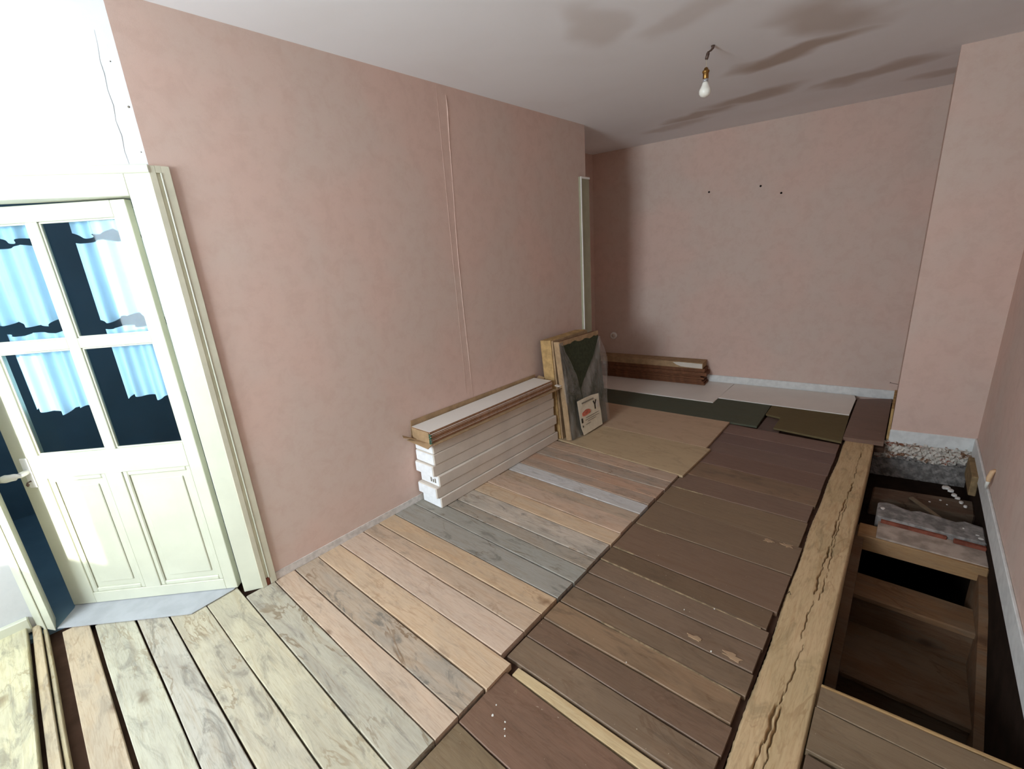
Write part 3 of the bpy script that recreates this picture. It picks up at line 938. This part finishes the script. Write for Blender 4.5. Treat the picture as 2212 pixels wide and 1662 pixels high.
# ------------------------------------------------------------------ loose boards on the far floor
b1 = prism('fibreboard_sheet', [(0.03, 2.80), (0.68, 2.758), (1.262, 2.736), (1.276, 3.246), (0.02, 3.222)], -0.012, 0.004, M['fibre_beige'], None, 0.001, C4((180, 156, 124), .3))
tag(b1, 'beige fibreboard panel lying next to the light planks', 'board', 'beige fibreboard panels')
b2 = prism('fibreboard_sheet', [(0.02, 3.226), (1.243, 3.252), (1.233, 3.856), (0.02, 3.79)], -0.012, 0.004, M['fibre_beige'], None, 0.001, C4((184, 156, 130), .25))
tag(b2, 'beige fibreboard panel lying against the dark underlay sheets', 'board', 'beige fibreboard panels')
g1 = prism('underlay_sheet', [(-0.60, 3.76), (0.02, 3.794), (1.233, 3.860), (1.440, 3.868), (1.418, 4.46), (1.41, 4.62), (-0.60, 4.45)], -0.012, 0.0035, M['fibre_dark'], None, 0.001, C4((84, 86, 72), .2))
tag(g1, 'long grey-green underlay sheet in front of the pale boards', 'underlay', 'underlay sheets')
g2 = prism('underlay_sheet', [(1.424, 4.455), (1.432, 4.20), (1.552, 4.17), (1.554, 3.906), (2.012, 3.864), (1.995, 4.70), (1.42, 4.66)], -0.012, 0.0035, M['fibre_dark'], None, 0.001, C4((104, 90, 62), .2))
tag(g2, 'olive-brown underlay sheet with a notched corner by the beam', 'underlay', 'underlay sheets')
box('patch_board', 1.446, 1.60, 3.872, 4.25, -0.032, -0.014, M['dark_wood'], floor, 0.001, C4((88, 70, 66), .2))
w1 = prism('laminate_sheet', [(-0.63, 4.158), (0.963, 4.268), (0.956, 4.965), (-0.63, 4.785)], 0.004, 0.012, M['lam_top'], None, 0.001)
tag(w1, 'pale laminate panel under the brown pack in the recess corner', 'board', 'pale laminate panels on the floor')
w2 = prism('laminate_sheet', [(0.96, 4.428), (1.997, 4.483), (2.000, 4.96), (1.98, 5.072), (0.962, 4.963)], 0.004, 0.012, M['lam_top'], None, 0.001)
tag(w2, 'pale laminate panel with a stepped corner below the far wall', 'board', 'pale laminate panels on the floor')

# ------------------------------------------------------------------ stacked cartons
random.seed(11)
ORD = ['lowest', 'second lowest', 'third from the bottom', 'fourth from the bottom', 'fifth from the bottom', 'topmost closed']
BH = 0.0738
offs = [(0.0, 0.0), (-0.008, -0.022), (-0.002, 0.006), (-0.018, -0.020), (-0.014, -0.004), (-0.016, 0.0)]
ends = [0.0, -0.03, -0.012, -0.02, -0.018, -0.03]
for i in range(6):
    dx, dy = offs[i]
    xa, xb = 0.012 + max(0, dx + 0.01), 0.205 + dx
    ya, yb = 1.522 + dy, 2.785 + ends[i]
    zb, zt = 0.0015 + i * BH, (i + 1) * BH
    root = empty('laminate_carton', ((xa + xb) / 2, (ya + yb) / 2, zb))
    tag(root, '%s white carton in the stack against the pink wall' % ORD[i], 'carton', 'white cartons stacked by the wall')
    s = random.uniform(-.003, .003)
    hexa('carton_body', [(xa, ya, zb), (xb, ya, zb), (xb + s, yb, zb), (xa, yb, zb)], [(xa, ya, zt), (xb, ya, zt), (xb + s, yb, zt), (xa, yb, zt)], M['carton_white'], root, 0.004)
    hexa('end_flap', [(xa + .003, ya - .003, zb + .003), (xb - .006, ya - .003, zb + .003), (xb - .006, ya + .002, zb + .003), (xa + .003, ya + .002, zb + .003)],
         [(xa + .003, ya - .003, zt - .006), (xb - .006, ya - .003, zt - .004), (xb - .006, ya + .002, zt - .004), (xa + .003, ya + .002, zt - .006)], M['carton_end'], root, 0.0012)
    if i == 2:
        for k in range(3):
            box('print_mark', xa + .10 + .02 * k, xa + .112 + .02 * k, ya - .0036, ya - .003, zb + .02, zb + .05 - .008 * (k % 2), M['ink_grey'], root)
# open carton on top with its flaps
ZO = 6 * BH + 0.001
oc = empty('open_carton', (0.1, 2.14, ZO))
tag(oc, 'torn open brown carton tray on top of the white carton stack', 'carton')
box('tray_base', 0.012, 0.205, 1.505, 2.765, ZO, ZO + .004, M['kraft'], oc)
hexa('side_flap', [(0.205, 1.52, ZO + .0), (0.232, 1.50, ZO + .004), (0.250, 2.80, ZO + .010), (0.205, 2.765, ZO)],
     [(0.205, 1.52, ZO + .004), (0.232, 1.50, ZO + .008), (0.250, 2.80, ZO + .014), (0.205, 2.765, ZO + .004)], M['kraft'], oc)
hexa('back_flap', [(0.006, 1.50, ZO), (0.010, 1.50, ZO), (0.010, 2.78, ZO), (0.006, 2.78, ZO)],
     [(0.003, 1.515, ZO + .115), (0.007, 1.515, ZO + .115), (0.007, 2.77, ZO + .102), (0.003, 2.77, ZO + .102)], M['kraft'], oc)
v = [(0.02, 1.505, ZO + .002), (0.205, 1.510, ZO + .002), (0.21, 1.47, ZO - .012), (0.015, 1.462, ZO + .004),
     (0.02, 1.505, ZO + .006), (0.205, 1.510, ZO + .006), (0.21, 1.47, ZO - .008), (0.015, 1.462, ZO + .008)]
mk('end_flap', v, BOXF, M['kraft'], oc)
v = [(0.012, 1.50, ZO + .004), (0.06, 1.50, ZO + .004), (0.03, 1.43, ZO + .034), (0.006, 1.44, ZO + .04),
     (0.012, 1.50, ZO + .008), (0.06, 1.50, ZO + .008), (0.03, 1.43, ZO + .038), (0.006, 1.44, ZO + .044)]
mk('corner_flap', v, BOXF, M['kraft'], oc)
v = [(0.02, 2.765, ZO + .06), (0.09, 2.765, ZO + .06), (0.085, 2.80, ZO + .075), (0.02, 2.80, ZO + .085),
     (0.02, 2.765, ZO + .064), (0.09, 2.765, ZO + .064), (0.085, 2.80, ZO + .079), (0.02, 2.80, ZO + .089)]
mk('corner_flap', v, BOXF, M['kraft'], oc)
v = [(0.20, 2.77, ZO + .03), (0.245, 2.77, ZO + .026), (0.25, 2.80, ZO + .028), (0.20, 2.80, ZO + .032),
     (0.20, 2.77, ZO + .034), (0.245, 2.77, ZO + .030), (0.25, 2.80, ZO + .032), (0.20, 2.80, ZO + .036)]
mk('corner_flap', v, BOXF, M['carton_white'], oc)
# boards in the open carton
BORD = ['lowest', 'second lowest', 'third lowest', 'fourth lowest', 'fifth lowest', 'sixth lowest', 'seventh lowest', 'second highest', 'topmost']
zb = ZO + 0.005
for i in range(9):
    tk = 0.0084
    sx = random.uniform(-.0025, .0025) - (0.004 if i >= 7 else 0)
    ya = 1.512 + random.uniform(-.002, .002)
    bo = empty('laminate_board', (0.1, 2.1, zb))
    tag(bo, '%s thin board in the open carton on the stack' % BORD[i], 'board', 'laminate boards in the open carton')
    box('core', 0.018 + sx, 0.196 + sx, ya, 2.745, zb, zb + tk - .0016, M['lam_core'], bo)
    box('pale_face', 0.018 + sx, 0.196 + sx, ya, 2.745, zb + tk - .0016, zb + tk - .0004, M['lam_top'], bo)
    zb += tk
box('end_paper', 0.020, 0.186, 1.5045, 1.5085, ZO + .005, ZO + .076, M['kraft'], oc)
# shredded green strap at the near corner
for k in range(7):
    z = ZO + .012 + k * .009
    tube('strap_shred', [(0.178 + .01 * random.random(), 1.508, z), (0.196 + .006 * random.random(), 1.500, z + random.uniform(-.004, .004)), (0.205, 1.512, z + random.uniform(-.004, .004))], .0028, M['green_tape'], oc, 5)

# ------------------------------------------------------------------ leaning packs
bp = empty('brown_panel_pack', (0.15, 3.0, 0))
tag(bp, 'brown cardboard-wrapped panel pack leaning on the pink wall', 'panel pack')
for k, (a, b) in enumerate(((0.0, 0.104), (0.107, 0.122))):
    o_ = 0.004 if k else 0.0
    hexa('wrapped_panel', [(0.115 + a, 2.80 + o_, .005), (0.115 + b, 2.80 + o_, .005), (0.125 + b, 3.30, .005), (0.125 + a, 3.30, .005)],
         [(0.052 + a, 2.80 + o_, .826), (0.052 + b, 2.80 + o_, .834), (0.062 + b, 3.30, .84), (0.062 + a, 3.30, .83)], M['ochre'] if k == 0 else M['kraft'], bp, 0.004)

gpk = empty('green_panel_pack', (0.3, 3.08, 0))
tag(gpk, 'pack of dark green fibre panels in torn clear film with a paper label', 'panel pack')


def GP(y, z, w=0.0):
    """point on the pack's leaning front face; w = out from it"""
    t_ = z / 0.828
    x = 0.322 + (0.231 - 0.322) * t_ + 0.043 * (y - 2.81)
    return (x + w, y, z + w * .11)


def slab(name, y0, y1, z0_, z1_, w0, w1, mat, bevel=0.0, parent=None):
    return hexa(name, [GP(y0, z0_, w0), GP(y0, z0_, w1), GP(y1, z0_, w1), GP(y1, z0_, w0)], [GP(y0, z1_, w0), GP(y0, z1_, w1), GP(y1, z1_, w1), GP(y1, z1_, w0)], mat, parent or gpk, bevel)


for k in range(5):
    slab('fibre_panel', 2.812 + .002 * (k % 2), 3.356 - .003 * (k % 2), .012, .822, -.048 + k * .0095, -.048 + k * .0095 + .0088, M['fibre_green'] if k == 4 else M['brown_board'], .001)
for (a, b, c, d) in ((2.809, 2.813, .012, .826), ):
    slab('edge_wrap', a, b, c, d, -.05, .001, M['kraft'])
# ragged brown top edge
pv = []
ny = 16
for i in range(ny + 1):
    y = 2.815 + (3.355 - 2.815) * i / ny
    pv.append(GP(y, .826, .0012))
for i in range(ny, -1, -1):
    y = 2.815 + (3.355 - 2.815) * i / ny
    pv.append(GP(y, .798 + random.uniform(-.010, .008) - .012 * (i / ny), .0012))
nn = len(pv)
mk('torn_top_edge', pv + [(p[0] - .002, p[1], p[2]) for p in pv], [tuple(range(nn)), tuple(range(2 * nn - 1, nn - 1, -1))] + [(i, (i + 1) % nn, nn + (i + 1) % nn, nn + i) for i in range(nn)], M['kraft'], gpk)


def film(pts_rows, name='film'):
    """loose film: rows of (y, z, w), real 0.6 mm thickness"""
    rows = len(pts_rows)
    n = len(pts_rows[0])
    v = [GP(*p) for r in pts_rows for p in r]
    v += [(p[0] - .0006, p[1], p[2]) for p in v]
    N = rows * n
    f = []
    for j in range(rows - 1):
        for i in range(n - 1):
            a = j * n + i
            f.append((a, a + 1, a + n + 1, a + n))
            f.append((N + a, N + a + n, N + a + n + 1, N + a + 1))
    return mk(name, v, f, M['film'], gpk, True)


random.seed(4)
# left wing of film
rows = []
for j in range(15):
    z = .815 - j * .0575
    t_ = max(0, min(1, (0.81 - z) / 0.415))
    yr = 2.84 + (3.013 - 2.84) * t_ if z > .395 else 3.013 + (.395 - z) * 0.1
    rows.append([(2.790 + (yr - 2.790) * i / 9, z, .010 + .010 * math.sin(i * 1.9 + j * .8) + .004 * math.sin(j * 2.1 + i)) for i in range(10)])
film(rows)
# right wing of film, bulging past the pack
rows = []
for j in range(15):
    z = .775 - j * .0545
    t_ = max(0, min(1, (0.78 - z) / 0.385))
    yl = 3.345 + (3.013 - 3.345) * t_ if z > .395 else 3.02
    yo = 3.36 + .075 * math.sin(min(1, (0.79 - z) / .6) * math.pi) + (.01 if z < .2 else 0)
    rows.append([(yl + (yo - yl) * i / 9, z, .009 + .008 * math.sin(i * 1.3 + j * .7)) for i in range(10)])
film(rows)
# paper label
lv = [(2.912, .314), (3.02, .318), (3.12, .314), (3.219, .303), (3.217, .20), (3.226, .147), (3.229, .02), (3.13, .015), (3.03, .014), (2.945, .012), (2.925, .08), (2.918, .2)]
nn = len(lv)
vv = [GP(y, z, .026 + .003 * math.sin(y * 30)) for y, z in lv]
lab = mk('paper_label', vv + [(p[0] - .001, p[1], p[2]) for p in vv], [tuple(range(nn)), tuple(range(2 * nn - 1, nn - 1, -1))] + [(i, (i + 1) % nn, nn + (i + 1) % nn, nn + i) for i in range(nn)], M['paper_sheet'], gpk)


def ink(pts, mat):
    n_ = len(pts)
    a = [GP(y, z, .0305) for y, z in pts]
    return mk('print', a + [(p[0] - .002, p[1], p[2]) for p in a], [tuple(range(n_)), tuple(range(2 * n_ - 1, n_ - 1, -1))] + [(i, (i + 1) % n_, n_ + (i + 1) % n_, n_ + i) for i in range(n_)], mat, lab)


for k in range(11):   # heading, too small to read in the photograph
    y = 2.965 + k * .016
    ink([(y, .276), (y + .009, .277), (y + .009, .288), (y, .287)], M['ink_grey'])
for (a, b, z) in ((3.00, 3.19, .147), (2.99, 3.19, .128), (3.02, 3.14, .112), (2.99, 3.06, .090)):
    ink([(a, z), (b, z + .002), (b, z + .005), (a, z + .003)], M['ink_grey'])
ink([(2.955, .175), (2.985, .168), (3.03, .172), (3.07, .178), (3.075, .20), (3.05, .214), (3.01, .218), (2.975, .208), (2.955, .20)], M['ink_red'])
ink([(3.12, .258), (3.135, .262), (3.145, .235), (3.158, .262), (3.175, .262), (3.153, .225), (3.153, .185), (3.138, .185), (3.138, .228)], M['ink_dark'])
ink([(3.165, .19), (3.20, .192), (3.20, .25), (3.165, .248)], M['carton_white'])
ink([(2.935, .16), (2.955, .158), (2.955, .118), (2.935, .12)], M['ink_dark'])
ink([(2.945, .095), (2.955, .095), (2.955, .08), (2.945, .08)], M['ink_dark'])

# ------------------------------------------------------------------ brown stack in the recess corner
STK = [(.0125, .033, .700), (.034, .054, .688), (.055, .075, .668), (.076, .096, .690), (.097, .110, .655), (.111, .150, .712), (.151, .190, .690)]
SORD = ['lowest', 'second lowest', 'third lowest', 'fourth lowest', 'fifth lowest', 'sixth lowest', 'seventh lowest']
for i, (za, zb_, xe) in enumerate(STK):
    d0 = .022 + random.uniform(0, .006)
    d1 = .205 + random.uniform(-.008, .004) - (.0 if i < 5 else .012)
    o_ = frame_box('brown_batten', FWALL, -0.60 + random.uniform(-.01, .01), xe, d0, d1, za, zb_, M['brown_board'], None, .002)
    tag(o_, '%s dark brown board in the stack in the recess corner' % SORD[i], 'board', 'brown boards in the recess corner')
pk = empty('brown_pack', (*fw(0.05, .11), .191))
tag(pk, 'brown wrapped pack on top of the boards in the recess corner', 'pack')
frame_box('pack_body', FWALL, -0.60, 0.672, .018, .203, .191, .256, M['kraft'], pk, .003)
v = []
pts = [(0.36, .246), (0.42, .252), (0.55, .250), (0.665, .247), (0.668, .197), (0.56, .200), (0.45, .205), (0.40, .222)]
aa = [(*fw(a, .2055), z) for a, z in pts] + [(*fw(a, .2015), z) for a, z in pts]
nn = len(pts)
mk('torn_film', aa, [tuple(range(nn)), tuple(range(2 * nn - 1, nn - 1, -1))] + [(i, (i + 1) % nn, nn + (i + 1) % nn, nn + i) for i in range(nn)], M['carton_white'], pk)

# ------------------------------------------------------------------ hanging bulb
bl = empty('pendant_bulb', (1.265, 2.825, 2.27))
tag(bl, 'bare white bulb in a brass socket hanging from the ceiling', 'light bulb')
bx, by = 1.262, 2.822
tube('ceiling_hook', [(1.283, 2.848, 2.5), (1.283, 2.848, 2.488), (1.276, 2.842, 2.478), (1.269, 2.832, 2.472)], [.010, .007, .005, .004], M['metal'], bl, 8)
tube('connector', [(1.268, 2.830, 2.472), (1.266, 2.828, 2.462), (bx, by, 2.438)], [.006, .009, .008], M['metal'], bl, 10)
tube('wire', [(bx, by, 2.44), (bx, by, 2.39)], .0012, M['wire'], bl, 6)
lathe('socket', [(.004, 2.400), (.010, 2.396), (.013, 2.386), (.018, 2.384), (.018, 2.376), (.0145, 2.373), (.0145, 2.348), (.0135, 2.345)], bx, by, M['brass'], bl, 20)
lathe('collar', [(.0135, 2.346), (.013, 2.330)], bx, by, plain('grey_collar', (170, 170, 174), .3, .5, .02, 10, 0, .5), bl, 20)
lathe('glass_bulb', [(.013, 2.331), (.016, 2.325), (.019, 2.315), (.024, 2.305), (.029, 2.296), (.0305, 2.287), (.029, 2.276), (.024, 2.267), (.015, 2.261), (.003, 2.2585)], bx, by, M['bulb'], bl, 24)
